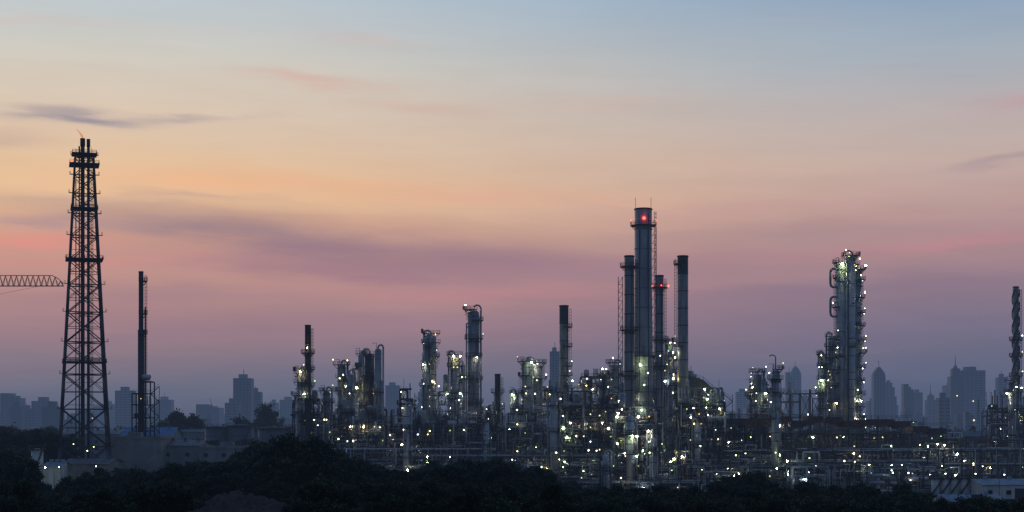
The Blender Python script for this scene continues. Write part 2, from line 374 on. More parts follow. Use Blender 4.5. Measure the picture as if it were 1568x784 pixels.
# ------------------------------------------------------------------ flare tower
def flare_tower():
    d = 600; cx, cy = gx(129, d), d
    b = B(); rot = math.radians(17)
    top = gz(240, d)
    def hw(z): return 9.9 + (3.35-9.9)*(z/top)**0.93
    def corners(z, k=1.0):
        h = hw(z)*k; c, s = math.cos(rot), math.sin(rot)
        return [Vector((cx+(sx*h*c-sy*h*s), cy+(sx*h*s+sy*h*c), z)) for sx, sy in ((-1, -1), (1, -1), (1, 1), (-1, 1))]
    zs = [0]; step = 15.5
    while zs[-1] < top-4.5:
        zs.append(min(top, zs[-1]+step)); step = max(5.6, step*0.925)
    zs[-1] = top
    for i, (z0, z1) in enumerate(zip(zs[:-1], zs[1:])):
        c0, c1 = corners(z0), corners(z1); t = 1-i/len(zs)
        for k in range(4):
            j = (k+1) % 4
            b.cyl(c0[k], c1[k], .34+.25*t, None, 8, 'dark_steel')
            b.cyl(c1[k], c1[j], .2, None, 6, 'dark_steel')
            b.cyl(c0[k], c1[j], .17+.08*t, None, 6, 'dark_steel'); b.cyl(c0[j], c1[k], .17+.08*t, None, 6, 'dark_steel')
            if z1-z0 > 9:
                lm = (c0[k]+c1[k])/2; rm = (c0[j]+c1[j])/2
                b.cyl(lm, rm, .13, None, 5, 'black_steel')
                mt = (c1[k]+c1[j])/2; b.cyl(lm, mt, .11, None, 5, 'black_steel'); b.cyl(rm, mt, .11, None, 5, 'black_steel')
        ci = corners(z1, 1.0)
        b.cyl(ci[0], ci[2], .12, None, 5, 'black_steel'); b.cyl(ci[1], ci[3], .12, None, 5, 'black_steel')
        co = corners(z1, 1.0)
        for q in (0, 1):
            p = co[q]; sx = -1 if q == 0 else 1
            b.box(p.x-.2 if sx > 0 else p.x-1.7, p.x+1.7 if sx > 0 else p.x+.2, p.y-.8, p.y+.8, z1, z1+.15, 'black_steel')
            b.rail([(p.x+sx*1.6, p.y-.8, z1), (p.x+sx*1.6, p.y+.8, z1)], 'black_steel')
    def square_plat(z, ext):
        co = corners(z, 1.0); ct = Vector((cx, cy, z)); ring = [c+(c-ct).normalized()*ext for c in co]
        for k in range(4):
            j = (k+1) % 4
            for hh in (0, .6, 1.2): b.beam(ring[k]+Vector((0, 0, hh)), ring[j]+Vector((0, 0, hh)), .14 if hh else .4, 'black_steel')
            for q in range(6):
                p = ring[k].lerp(ring[j], q/6); b.beam(p, p+Vector((0, 0, 1.2)), .1, 'black_steel')
        b.poly(ring, 'black_steel')
    square_plat(gz(398, d), 2.0); square_plat(gz(320, d), .8); square_plat(gz(253, d), 2.6); square_plat(gz(237, d), 1.6); square_plat(gz(555, d), 1.0)
    b.box(cx-2.0, cx+2.0, cy-2, cy+2, top, top+1.4, 'black_steel')
    for ox, zz, r in ((-.6, gz(212, d), .75), (1.6, gz(213, d), .55), (-1.9, gz(224, d), .25)):
        b.cyl((cx+ox, cy, 0), (cx+ox, cy, zz), r, None, 12, 'dark_steel'); b.cyl((cx+ox, cy, zz-3), (cx+ox, cy, zz), r*1.25, None, 12, 'black_steel')
    b.cyl((cx-3.2, cy, 0), (cx-3.2, cy, top*.93), .2, None, 6, 'black_steel')
    for q in range(5): b.beam((cx-3+q*1.5, cy-1, top), (cx-3+q*1.5, cy-1, top+R.uniform(2, 4.5)), .12, 'black_steel')
    b.ladder(cx+2.6, cy, 0, 2, top, cage=True, mat='black_steel')
    z = 6
    while z < top: b.beam((cx-hw(z)*.9, cy, z), (cx+hw(z)*.9, cy, z), .16, 'black_steel'); z += 8.5
    for p in corners(gz(253, d), 1.0)[:1]: b.lamp((p.x-1, p.y-1.5, gz(253, d)+.8), 'r', .45, False)
    b.lamp((cx+2, cy-3, gz(690, d)), 'w', .3, False, 'mid'); b.lamp((cx-3, cy-4, gz(680, d)), 'g', .25, False, 'mid'); b.lamp((cx+6, cy-9, gz(684, d)), 'g', .25, False, 'mid')
    b.make('flare_tower', (cx, cy, 0))
    f = B()
    pts = [(0, 0, 0, .4), (-.25, 0, .9, .45), (-.9, 0, 1.9, .32), (-1.7, 0, 2.9, .2), (-2.8, 0, 3.7, .05)]
    for p, q in zip(pts[:-1], pts[1:]):
        f.cyl((cx-.6+p[0], cy, gz(212, d)+p[2]), (cx-.6+q[0], cy, gz(212, d)+q[2]), p[3], q[3], 8, 'flare_flame_glow', False)
    f.make('flare_flame', (cx, cy, gz(212, d)))
flare_tower()

# ------------------------------------------------------------------ tower crane
def crane():
    d = 760; y = d; b = B()
    xt = gx(97, d); xr = gx(-190, d); zb = gz(438, d); xm = gx(-130, d)
    H = gm(16, d); n = 34
    for i in range(n):
        a, c = i/n, (i+1)/n
        x0, x1 = xr+(xt-xr)*a, xr+(xt-xr)*c
        def top(t): return zb+1.2+(H-1.2)*min(1, (1-t)/0.045) if t > .955 else zb+H
        ta, tc = top(a), top(c)
        for yy in (-1, 1):
            b.beam((x0, y+yy, zb), (x1, y+yy, zb), .3, 'dark_steel')
            b.beam((x0, y+yy, zb), ((x0+x1)/2, y, (ta+tc)/2), .2, 'dark_steel'); b.beam(((x0+x1)/2, y, (ta+tc)/2), (x1, y+yy, zb), .2, 'dark_steel')
        b.beam((x0, y, ta), (x1, y, tc), .34, 'dark_steel'); b.beam((x0, y-1, zb), (x0, y+1, zb), .15, 'dark_steel')
    z = 0
    while z < zb+12:
        for sx, sy in ((-1, -1), (1, -1), (1, 1), (-1, 1)): b.beam((xm+sx, y+sy, z), (xm+sx, y+sy, z+3), .3, 'dark_steel')
        b.beam((xm-1, y-1, z), (xm+1, y-1, z+3), .18, 'dark_steel'); b.beam((xm-1, y+1, z+3), (xm+1, y+1, z), .18, 'dark_steel'); z += 3
    b.beam((xm, y, z), (xr+(xt-xr)*.55, y, zb+H), .12, 'dark_steel')
    b.beam((gx(-10, d), y, gz(452, d)), (gx(62, d), y, zb), .1, 'dark_steel')
    b.box(xr-5, xr, y-1.2, y+1.2, zb-3, zb+.5, 'concrete'); b.box(xm+1.2, xm+3.4, y-2.4, y-.6, zb-3, zb-.4, 'white_paint')
    b.make('tower_crane', (xm, y, 0))
crane()

# ------------------------------------------------------------------ chimneys / stacks
def stack(name, bx, ytop, rpx, d, plats, taper=1.0, mat='stack_cladding', side=None, capmat=None, lampn=1, ladder=True, strakes=False, rods=False, extra=None):
    b = B(); x, y = gx(bx, d), d; h = gz(ytop, d); r = gm(rpx, d)
    b.cyl((x, y, 0), (x, y, 1.2), r*taper*1.3, None, 20, 'concrete')
    nseg = max(6, int(h/7)); pz = 1.2
    for i in range(nseg):
        z = 1.2+(h-1.2)*(i+1)/nseg
        ra = r*taper+(r-r*taper)*min(1, pz/h*1.3); rb = r*taper+(r-r*taper)*min(1, z/h*1.3)
        m = capmat if (capmat and i >= nseg-1) else mat
        b.cyl((x, y, pz), (x, y, z), ra, rb, 28, m, cap=False); b.cyl((x, y, z-.2), (x, y, z+.12), rb*1.05, None, 28, 'painted_steel' if m == 'stack_cladding' else 'dark_steel'); pz = z
    b.cyl((x, y, h), (x, y, h+.4), r*1.1, r*1.02, 28, 'black_steel')
    if strakes:
        for k in range(3):
            z = h*.45; t = k*2.09; prev = None
            while z < h:
                p = (x+r*1.25*math.cos(t), y+r*1.25*math.sin(t), z)
                if prev: b.beam(prev, p, .4, 'dark_steel')
                prev = p; z += 1; t += .32
    for i, z in enumerate(platsfor(plats, d)):
        if side is None: a0, a1 = 0, 2*math.pi
        else: a0, a1 = side-1.7, side+1.7
        pts = b.ringplat(x, y, z, r, 1.6, a0, a1, mat='dark_steel', th=.4)
        for _ in range(lampn):
            p = R.choice(pts); b.lamp((p[0], p[1], z+1.8))
    if ladder:
        la = side if side is not None else -0.5
        b.ladder(x+(r*taper+.4)*math.cos(la), y+(r*taper+.4)*math.sin(la), la, 2, h-1)
        b.cyl((x+(r*taper+.2)*math.cos(la-.7), y+(r*taper+.2)*math.sin(la-.7), 2), (x+(r*taper+.2)*math.cos(la-.7), y+(r*taper+.2)*math.sin(la-.7), h-2), .14, None, 6, 'dark_steel')
    if rods:
        for q in (-1, 1): b.beam((x+q*r*.9, y, h), (x+q*r*.9, y, h+4.5), .14, 'black_steel')
    if extra: extra(b, x, y, r, h, d)
    b.make(name, (x, y, 0))

def ex_main(b, x, y, r, h, d):
    z = gz(337, d)
    b.lamp((x, y-r-.35, z+.3), 'r', .62, False); b.lamp((x+r+1.6, y-.2, z-.2), 'r', .3, False); b.lamp((x-r-1.4, y-1, z-.2), 'r', .22, False)
    b.cyl((x+r*.55, y-r*.95, 0), (x+r*.55, y-r*.95, h-4), .3, None, 8, 'painted_steel')
    b.cyl((x-r*.5, y-r*.98, 0), (x-r*.5, y-r*.98, h-8), .16, None, 8, 'dark_steel')
    X = x+r+1.5
    for zz in range(20, int(gz(345, d)), 3):
        b.beam((X, y-.6, zz), (X, y-.6, zz+3), .2); b.beam((X-1.4, y-.6, zz), (X, y-.6, zz+3), .13); b.beam((X-1.4, y-.6, zz), (X, y-.6, zz), .15)
    for e in (600, 640, 680):
        b.ringplat(x, y, gz(e, d), r*1.25, 2, 3.0, 6.4)
    for e in (545, 560, 572, 590, 612, 628, 655, 672, 690, 705, 720):
        t = R.uniform(3.2, 6.2); b.lamp((x+(r*1.3+2.2)*math.cos(t), y+(r*1.3+2.2)*math.sin(t), gz(e, d)), R.choice('wgg'), .3, False, R.choice(('bright', 'mid')))
stack('main_furnace_chimney', 985, 321, 13.2, 590, [345, 545, 620, 665], 1.28, rods=True, extra=ex_main, lampn=0)
def ex_left(b, x, y, r, h, d):
    for k in (-1, 1):
        for zz in range(10, int(h-8), 3):
            X = x-r-.9
            b.beam((X+k*.8-.6, y-r*.5, zz), (X+k*.8-.6, y-r*.5, zz+3), .24); b.beam((X-1.4, y-r*.5, zz), (X+.2, y-r*.5, zz+3), .15); b.beam((X-1.4, y-r*.5, zz), (X+.2, y-r*.5, zz), .17)
stack('furnace_chimney', 963.5, 393, 7.5, 584, [408, 505, 575], 1.15, mat='painted_steel', extra=ex_left, lampn=0)
def ex_red(b, x, y, r, h, d):
    b.lamp((x+r+1.7, y-1, gz(438, d)), 'r', .5, False); b.lamp((x-r-1.2, y-1, gz(438, d)), 'r', .3, False); b.lamp((x+.5, y-r-1.5, gz(438, d)), 'r', .25, False)
stack('furnace_chimney', 1009.5, 423, 6.6, 612, [440, 520, 560], 1.1, mat='painted_steel', extra=ex_red, lampn=0)
stack('furnace_chimney', 1045.5, 393, 8.2, 640, [404, 530], 1.05, mat='painted_steel', capmat='dark_steel', side=2.9, lampn=0)
def ex_small(b, x, y, r, h, d):
    frame(b, x-gm(11, d), x+gm(17, d), y-3, y+4, [gz(e, d) for e in (690, 660, 640, 620, 603, 585)], 2, 1, 'black_steel', lamps=.2, equip=.3)
    b.cyl((x, y, 0), (x, y, gz(505, d)), r*1.35, None, 16, 'dark_steel'); b.cyl((x+r*1.8, y, 0), (x+r*1.8, y, gz(470, d)), r*.35, None, 8, 'black_steel')
stack('slender_chimney', 216, 417, 3.6, 620, [430, 480, 510, 580], 1.25, mat='dark_steel', extra=ex_small, lampn=0, side=0)
stack('slender_chimney', 471.5, 499, 4.6, 640, [540, 565, 590, 610], 1.15, mat='dark_steel', capmat='black_steel', lampn=1)
stack('slender_chimney', 762, 574, 4.4, 650, [600, 625], 1.1, mat='dark_steel', lampn=1)
stack('straked_chimney', 1555.5, 440, 4.4, 700, [520, 545, 575, 600, 625], 1.1, mat='painted_steel', strakes=True, lampn=2)
stack('regenerator_chimney', 863.5, 469, 7.0, 650, [500, 530, 560, 575, 590], 1.05, mat='painted_steel', side=0.0, lampn=1, capmat='dark_steel')

# ------------------------------------------------------------------ columns
def column(name, bx, ytop, rpx, d, plats, **k):
    b = B(); x, y = gx(bx, d), d; r = gm(rpx, d); h = gz(ytop, d)
    add_column(b, x, y, r, h, platsfor(plats, d), **k)
    b.make(name, (x, y, 0))
column('distillation_column', 725, 480, 8.8, 660, [474, 490, 518, 545, 580, 615, 640], lampn=1, mat='painted_steel')
column('distillation_column', 660, 518, 8.2, 650, [510, 524, 545, 565, 585, 605, 630], lampn=2, mat='painted_steel')
column('distillation_column', 653, 520, 4.0, 646, [530, 556, 590], lampn=1)
column('distillation_column', 696, 548, 6.5, 650, [543, 560, 585, 610, 640], lampn=2)
column('stripper_column', 709, 560, 3.6, 655, [575, 600], lampn=1)
column('distillation_column', 523, 562, 6.5, 640, [558, 577, 598, 620, 650], lampn=2)
column('stripper_column', 535, 575, 5.0, 636, [580, 600, 630], lampn=2)
column('stripper_column', 553, 545, 4.5, 650, [541, 560, 590, 620], lampn=1)
column('distillation_column', 566, 545, 7.0, 640, [542, 575, 600, 620], lampn=1, mat='dark_steel')
column('stripper_column', 579, 537, 5.2, 636, [600, 640], lampn=1, mat='painted_steel')
column('stripper_column', 500, 602, 5.5, 630, [598, 615, 640], lampn=2)
column('stripper_column', 459, 572, 4.5, 640, [567, 585, 605, 630], lampn=2)
column('distillation_column', 806, 558, 7.2, 640, [553, 575, 600, 630], lampn=2, side=3.6)
column('distillation_column', 823, 562, 8.0, 648, [555, 580, 610], lampn=2)
column('stripper_column', 790, 605, 5, 640, [602, 625], lampn=2)
column('reactor_vessel', 848, 604, 5.8, 590, [600, 620, 660, 690], lampn=1, mat='stack_cladding', pw=1.0)
column('reactor_vessel', 622, 625, 5.0, 590, [622, 655, 690], lampn=1, mat='stack_cladding', pw=1.0)
column('reactor_vessel', 927, 700, 6.0, 552, [698, 720], lampn=1, mat='stack_cladding')
column('reactor_vessel', 965, 640, 7.0, 562, [636, 665, 695], lampn=2, mat='stack_cladding')
column('reactor_vessel', 1000, 660, 6.0, 560, [657, 690], lampn=2, mat='stack_cladding')
column('reactor_vessel', 1068, 650, 5.0, 600, [646, 680], lampn=2, mat='stack_cladding')
column('reactor_vessel', 745, 650, 4.0, 610, [646, 680], lampn=1, mat='stack_cladding', pw=1.0)
column('distillation_column', 941, 562, 7, 650, [555, 572, 590, 612, 635], lampn=3)
column('stripper_column', 926, 577, 5, 640, [574, 590, 610], lampn=2)
column('stripper_column', 897, 590, 4, 640, [588, 610], lampn=2)
column('stripper_column', 1026, 527, 4.2, 625, [523, 545, 565, 590], lampn=3)
column('stripper_column', 1088, 605, 4.2, 632, [602, 625], lampn=2)
column('distillation_column', 1160, 577, 7, 650, [569, 585, 600, 620], lampn=3)
column('stripper_column', 1172, 585, 3.5, 645, [600, 625], lampn=1)
column('stripper_column', 1150, 592, 3.5, 655, [605], lampn=1)
def gooseneck():
    d = 580; b = B(); x, y = gx(1187.5, d), d
    add_column(b, x, y, gm(6.2, d), gz(570, d), platsfor([565, 580, 600, 640, 690], d), mat='stack_cladding', lampn=1, top_pipe=False)
    b.cyl((x, y, gz(565, d)), (x, y, gz(549, d)), .25, None, 8, 'painted_steel')
    b.arcpipe((x-1.2, y, gz(549, d)), 1.3, 0, math.pi*.8, .22, 'painted_steel')
    b.make('vent_column', (x, y, 0))
gooseneck()
def big_group():
    d = 670; b = B(); y = d
    ys = [396, 412, 428, 455, 478, 498, 520, 540, 562, 583, 603, 622, 640]
    add_column(b, gx(1288, d), y, gm(8, d), gz(406, d), platsfor([402, 425, 470, 520, 570, 610], d), mat='stack_cladding', lampn=1, side=math.pi*.95, top_pipe=False)
    add_column(b, gx(1301, d), y-2, gm(7.5, d), gz(396, d), platsfor([392, 405], d), mat='stack_cladding', lampn=2, top_pipe=False)
    add_column(b, gx(1312, d), y+1, gm(7.2, d), gz(412, d), platsfor(ys[1:], d), mat='painted_steel', lampn=3, side=-.1, pw=1.9, top_pipe=False)
    x = gx(1288, d)
    for e0, e1 in ((412, 440), (455, 485)):
        b.pipe([(x, y-1, gz(e0, d)), (x-4.2, y-1, gz(e0, d)), (x-4.8, y-1, gz(e0+5, d)), (x-4.8, y-1, gz(e1-5, d)), (x-4.2, y-1, gz(e1, d)), (x, y-1, gz(e1, d))], .5, 'painted_steel')
    for e in (384, 388, 394): b.lamp((gx(R.uniform(1288, 1308), d), y-3, gz(e, d)), 'g', .35, True, 'mid')
    b.arcpipe((gx(1297, d), y-2, gz(392, d)), 2.0, 0, math.pi, .4, 'painted_steel')
    b.cyl((gx(1294, d), y-3.5, 0), (gx(1294, d), y-3.5, gz(400, d)), .4, None, 10, 'aluminium_jacket')
    for q in range(14): b.beam((gx(1283+q*2.2, d), y-1, gz(405, d)), (gx(1283+q*2.2, d), y-1, gz(R.uniform(384, 400), d)), .16)
    b.make('fractionator_tower', (gx(1300, d), y, 0))
big_group()
column('distillation_column', 1274, 519, 6, 665, [514, 530, 548, 566, 590, 615], lampn=2)
column('distillation_column', 1261, 547, 5, 660, [542, 560, 580, 600, 625], lampn=2)
column('stripper_column', 1548, 587, 4, 690, [582, 600, 625], lampn=2)

# ------------------------------------------------------------------ process structures
def unit(name, b0, b1, levels, d, dep, nx, ny=2, pipes=30, **k):
    b = B(); x0, x1 = gx(b0, d), gx(b1, d)
    zl = [z for z in platsfor(levels, d) if z > 2]
    frame(b, x0, x1, d, d+dep, zl, nx, ny, **k)
    zt = zl[-1]; zm = zl[-2] if len(zl) > 2 else zt
    clutter_pipes(b, x0-1, x1+1, d-1.5, d+dep*.6, 1, zm+1.5, pipes)
    clutter_pipes(b, x0, x1, d, d+dep*.6, zm*.6, zt+1.5, pipes*.25)
    for _ in range(int(nx*1.2)):   # vents, lamp masts and small risers breaking the roofline
        xx = R.uniform(x0, x1); yy = R.uniform(d, d+dep*.5); r = R.choice((.1, .1, .16, .25, .5))
        b.cyl((xx, yy, zm), (xx, yy, zt+R.uniform(.5, 5)), r, None, 8, R.choice(('dark_steel', 'painted_steel', 'aluminium_jacket')))
    b.make(name, ((x0+x1)/2, d, 0))
S = 'process_structure'
unit(S, 448, 500, [700, 680, 660, 640, 618], 640, 12, 4, pipes=40)
unit(S, 505, 590, [715, 695, 670, 650, 632], 630, 14, 6, pipes=60)
unit(S, 540, 560, [640, 615, 590, 565], 655, 6, 1, ny=1, pipes=10)
unit(S, 592, 640, [705, 685, 662, 645], 640, 12, 4, pipes=40)
unit(S, 612, 634, [660, 640, 618, 598], 650, 8, 2, pipes=16)
unit(S, 640, 760, [715, 695, 675, 655, 635], 640, 14, 8, pipes=90)
unit(S, 672, 692, [640, 620, 600], 656, 6, 1, ny=1, pipes=10)
unit(S, 735, 760, [650, 632, 612], 656, 8, 2, pipes=16)
unit(S, 765, 860, [720, 700, 680, 660, 640], 635, 12, 7, pipes=80)
unit(S, 830, 890, [655, 635, 615, 598], 655, 10, 4, pipes=50)
unit(S, 862, 960, [725, 705, 685, 665, 645, 625, 605], 620, 14, 7, pipes=120, lamps=1.2)
unit(S, 890, 956, [640, 615, 592, 577], 650, 10, 4, pipes=60, lamps=1.3)
unit(S, 945, 1010, [740, 722, 705, 688, 668, 648, 628], 570, 8, 4, pipes=70, lamps=1.3)
unit(S, 1000, 1045, [725, 700, 680, 660, 635, 610, 590, 570, 550], 640, 12, 3, pipes=70, lamps=1.4)
unit(S, 1045, 1108, [730, 710, 690, 668, 645, 622, 600], 615, 14, 5, pipes=110, lamps=1.3)
unit(S, 1110, 1200, [715, 695, 672, 650, 635], 640, 12, 6, pipes=60, lamps=.8)
unit(S, 1420, 1480, [700, 685, 668], 680, 12, 5, pipes=36, lamps=.7)
unit(S, 1518, 1600, [715, 695, 672, 652, 630, 605], 700, 14, 5, pipes=70, lamps=1.2)
unit('pipe_bridge_structure', 1196, 1256, [640, 603], 660, 3, 4, ny=1, pipes=6, lamps=.5, equip=0)
# rear row closing the view through the plant
unit(S, 480, 620, [700, 675, 655, 640], 740, 14, 9, pipes=80, lamps=.4)
unit(S, 620, 800, [700, 675, 655, 638], 740, 14, 11, pipes=90, lamps=.4)
unit(S, 800, 960, [700, 675, 655, 630], 740, 14, 10, pipes=90, lamps=.5)
unit(S, 1100, 1420, [705, 685, 665, 650], 740, 14, 18, pipes=120, lamps=.3)

def furnace():
    d = 645; b = B(); y0, y1 = d, d+16
    x0, x1, x2 = gx(1038, d), gx(1062, d), gx(1104, d)
    z0, zp, ze = gz(660, d), gz(574, d), gz(606, d)
    b.box(x0, x2, y0, y1, z0, ze, 'painted_steel')
    b.poly([(x0, y0-.1, ze), (x2, y0-.1, ze), (x1+4, y0-.1, zp-2), (x1-2, y0-.1, zp), (x0, y0-.1, zp-1)], 'dark_steel')
    b.poly([(x0, y1, ze), (x0, y1, zp-1), (x1-2, y1, zp), (x1+4, y1, zp-2), (x2, y1, ze)], 'dark_steel')
    for (a, za), (c, zc) in (((x0, ze), (x0, zp-1)), ((x0, zp-1), (x1-2, zp)), ((x1-2, zp), (x1+4, zp-2)), ((x1+4, zp-2), (x2, ze))):
        b.poly([(a, y0-.1, za), (c, y0-.1, zc), (c, y1, zc), (a, y1, za)], 'dark_steel')
        b.rail([(a, y0-.3, za), (c, y0-.3, zc)])
    for i in range(10):
        x = x0+(x2-x0)*i/9; b.beam((x, y0-.3, 0), (x, y0-.3, ze), .4)
        for e in (650, 630, 615):
            if R.random() < .4: b.lamp((x+1, y0-1.2, gz(e+R.uniform(-6, 6), d)), pole=False)
    for e in (650, 632, 616): b.box(x0-1, x2+1, y0-1.6, y0-.5, gz(e, d), gz(e, d)+.15, 'grating'); b.rail([(x0-1, y0-1.6, gz(e, d)), (x2+1, y0-1.6, gz(e, d))])
    clutter_pipes(b, x0, x2, y0-4, y0-1, 3, ze, 60)
    for k in range(8): b.lamp((R.uniform(x0, x2), y0-2.5, gz(R.uniform(585, 640), d)))
    b.make('process_furnace', (x1, y0, 0))
furnace()

def aircooler(b0, b1, d, ztopE, name):
    b = B(); x0, x1 = gx(b0, d), gx(b1, d); top = gz(ztopE, d); dk = gz(ztopE+24, d); dep = 14
    n = int((x1-x0)/6.5); w = (x1-x0)/n
    for i in range(n+1):
        x = x0+i*w
        for y in (d, d+dep): b.beam((x, y, 0), (x, y, dk), .45, 'rusty_steel')
        b.beam((x, d, dk), (x, d+dep, dk), .4, 'rusty_steel'); b.beam((x, d-.2, dk), (x, d-.2, top), .3, 'rusty_steel')
    for z in (dk, dk-7, dk-13):
        if z > 2: b.beam((x0, d, z), (x1, d, z), .4, 'rusty_steel'); b.beam((x0, d+dep, z), (x1, d+dep, z), .4, 'rusty_steel')
    for i in range(n):
        x = x0+i*w
        hh = R.choice((0, 0, .8, -.8))
        b.box(x+.25, x+w-.25, d+.3, d+dep-.3, top-2.6+hh, top-.2+hh, R.choice(('rusty_steel', 'rusty_steel', 'dark_steel')))
        b.cyl((x+w/2, d+3.5, top-3.6+hh), (x+w/2, d+3.5, top-2.6+hh), 2.1, 2.5, 16, 'painted_steel'); b.cyl((x+w/2, d+10, top-3.6+hh), (x+w/2, d+10, top-2.6+hh), 2.1, 2.5, 16, 'painted_steel')
        for y in (d, d+dep):
            b.beam((x, y, dk-7), (x+w, y, dk), .2, 'rusty_steel'); b.beam((x+w, y, dk-7), (x, y, dk), .2, 'rusty_steel')
        if R.random() < .65: b.lamp((x+R.uniform(1, w-1), d+R.uniform(.5, 4), dk-.8-R.uniform(0, 1)), R.choice('ggyy'), pole=False)
        if R.random() < .45: b.lamp((x+R.uniform(1, w-1), d+R.uniform(.5, 4), dk-7.8-R.uniform(0, 1)), R.choice('ggy'), pole=False)
        if R.random() < .2: b.lamp((x, d-.6, top+1.4), R.choice('wg'))
    b.box(x0, x1, d-1.2, d+dep+1, dk, dk+.15, 'grating')
    b.rail([(x0, d-1.2, dk+.1), (x1, d-1.2, dk+.1)]); b.rail([(x0, d-.1, top), (x1, d-.1, top)])
    clutter_pipes(b, x0, x1, d-1, d+dep*.6, 2, dk, int((x1-x0)*.9))
    for k in range(8):
        yy = d+R.uniform(1, 12); b.cyl((x0, yy, dk-7+.4), (x1, yy, dk-7+.4), R.choice((.15, .25, .35)), None, 8, 'aluminium_jacket')
    b.make(name, ((x0+x1)/2, d, 0))
aircooler(1112, 1262, 628, 640, 'air_cooler_bank')
aircooler(1264, 1396, 640, 641, 'air_cooler_bank')
aircooler(1398, 1450, 660, 652, 'air_cooler_bank')

def prack(b0, b1, d, levels, dep=8, lamps=1., npipe=7):
    b = B(); x0, x1 = gx(b0, d), gx(b1, d)
    zl = [z for z in platsfor(levels, d) if z > 1.5]
    rack(b, x0, x1, d, d+dep, zl, npipe=npipe, lamps=lamps)
    clutter_pipes(b, x0, x1, d-1.5, d+dep, .5, zl[-1]+1, int((x1-x0)*.35))
    b.make('pipe_rack', ((x0+x1)/2, d, 0))
prack(445, 760, 612, [722, 706, 690], lamps=.7)
prack(620, 960, 600, [732, 715, 700], lamps=.7)
prack(1000, 1300, 575, [735, 715], lamps=1.)
prack(1110, 1440, 596, [725, 708, 692], lamps=1.)
prack(1280, 1620, 610, [730, 712, 690], lamps=.9)
prack(1440, 1640, 660, [712, 690, 676], lamps=.7)
prack(470, 640, 575, [738, 722], lamps=.5)
prack(860, 1110, 556, [741], lamps=1.2)

def yard_unit(bx, d):
    b = B(); x = gx(bx, d)
    t = R.random()
    if t < .7:
        for k in range(R.randint(2, 4)): drum(b, x+R.uniform(-5, 5), d+k*3, R.uniform(2, 6), R.uniform(5, 9), R.uniform(.6, 1.2), mat=R.choice(('white_paint', 'aluminium_jacket', 'painted_steel')))
        for sx in (-5, 0, 5): b.beam((x+sx, d, 0), (x+sx, d, 7), .3)
        b.beam((x-5, d, 7), (x+5, d, 7), .3)
        clutter_pipes(b, x-7, x+7, d-2, d+8, .5, 9, 18)
        nm = 'heat_exchanger_bank'
    else:
        w = R.uniform(4, 7); h = R.uniform(4, 6)
        b.box(x-w, x+w, d, d+8, 0, h, 'grey_wall')
        b.poly([(x-w-.4, d-.4, h), (x+w+.4, d-.4, h), (x+w+.4, d+4, h+1.3), (x-w-.4, d+4, h+1.3)], 'dark_roof_sheet')
        b.poly([(x-w-.4, d+8.4, h), (x-w-.4, d+4, h+1.3), (x+w+.4, d+4, h+1.3), (x+w+.4, d+8.4, h)], 'dark_roof_sheet')
        for k in range(4): b.box(x-w+.8+k*w*.45, x-w+1.8+k*w*.45, d-.03, d+.02, 1.2, 2.6, 'window_glass')
        clutter_pipes(b, x-7, x+7, d-2, d-.5, .5, 9, 8); nm = 'pump_house'
    for k in range(2): b.lamp((x+R.uniform(-7, 7), d-1.8, R.uniform(4, 8)), pole=True)
    b.make(nm, (x, d, 0))
for i in range(26): yard_unit(R.uniform(930, 1440) if i % 3 else R.uniform(480, 930), R.uniform(548, 572) if i % 2 else R.uniform(584, 592))

def street_lamp(x, y, h=9, kind='w', tier=None):
    b = B(); b.cyl((x, y, 0), (x, y, h), .12, .07, 8, 'dark_steel'); b.beam((x, y, h), (x+1.6, y, h+.3), .1); b.box(x+1.2, x+2.1, y-.18, y+.18, h+.2, h+.38, 'dark_steel')
    b.ball((x+1.65, y, h+.05), .2, 'lamp_'+kind+'_'+(tier or R.choice(('bright', 'mid', 'mid')))); b.make('street_lamp', (x, y, 0))
for i in range(24): street_lamp(gx(R.uniform(460, 1560), 555), R.uniform(545, 600), R.uniform(8, 12), R.choice('wwgy'))
for bx, d in ((35, 600), (140, 560), (200, 640), (330, 650)): street_lamp(gx(bx, d), d, 9, 'w', 'mid')
for bx, d in ((62, 545), (83, 550), (150, 590)): street_lamp(gx(bx, d), d, 9, 'g', 'bright')

# ------------------------------------------------------------------ left-hand buildings and tanks
def tank(name, bx, d, rpx, ytop, mat, roof='cone'):
    b = B(); x, y = gx(bx, d), d; r = gm(rpx, d); h = gz(ytop, d)
    b.cyl((x, y, 0), (x, y, h), r, None, 40, mat)
    for k in range(1, 5): b.cyl((x, y, h*k/5), (x, y, h*k/5+.2), r+.06, None, 40, mat)
    b.cyl((x, y, h), (x, y, h+r*.14), r+.1, .3, 40, mat)
    b.ringplat(x, y, h+.2, r, .8, 0, 6.283)
    for k in range(24):
        t = 3.4+k*.1; z = h*k/24; b.beam((x+(r+.5)*math.cos(t), y+(r+.5)*math.sin(t), z), (x+(r+.5)*math.cos(t+.1), y+(r+.5)*math.sin(t+.1), z+h/24), .5, 'grating')
    b.make(name, (x, y, 0))
for bx, rp, e, d in ((331, 17, 654, 760), (368, 20, 652, 760), (400, 14, 656, 780), (421, 26, 656, 730), (447, 12, 654, 790)): tank('storage_tank', bx, d, rp, e, 'tank_paint')
tank('white_silo', 57, 560, 9, 688, 'white_paint')

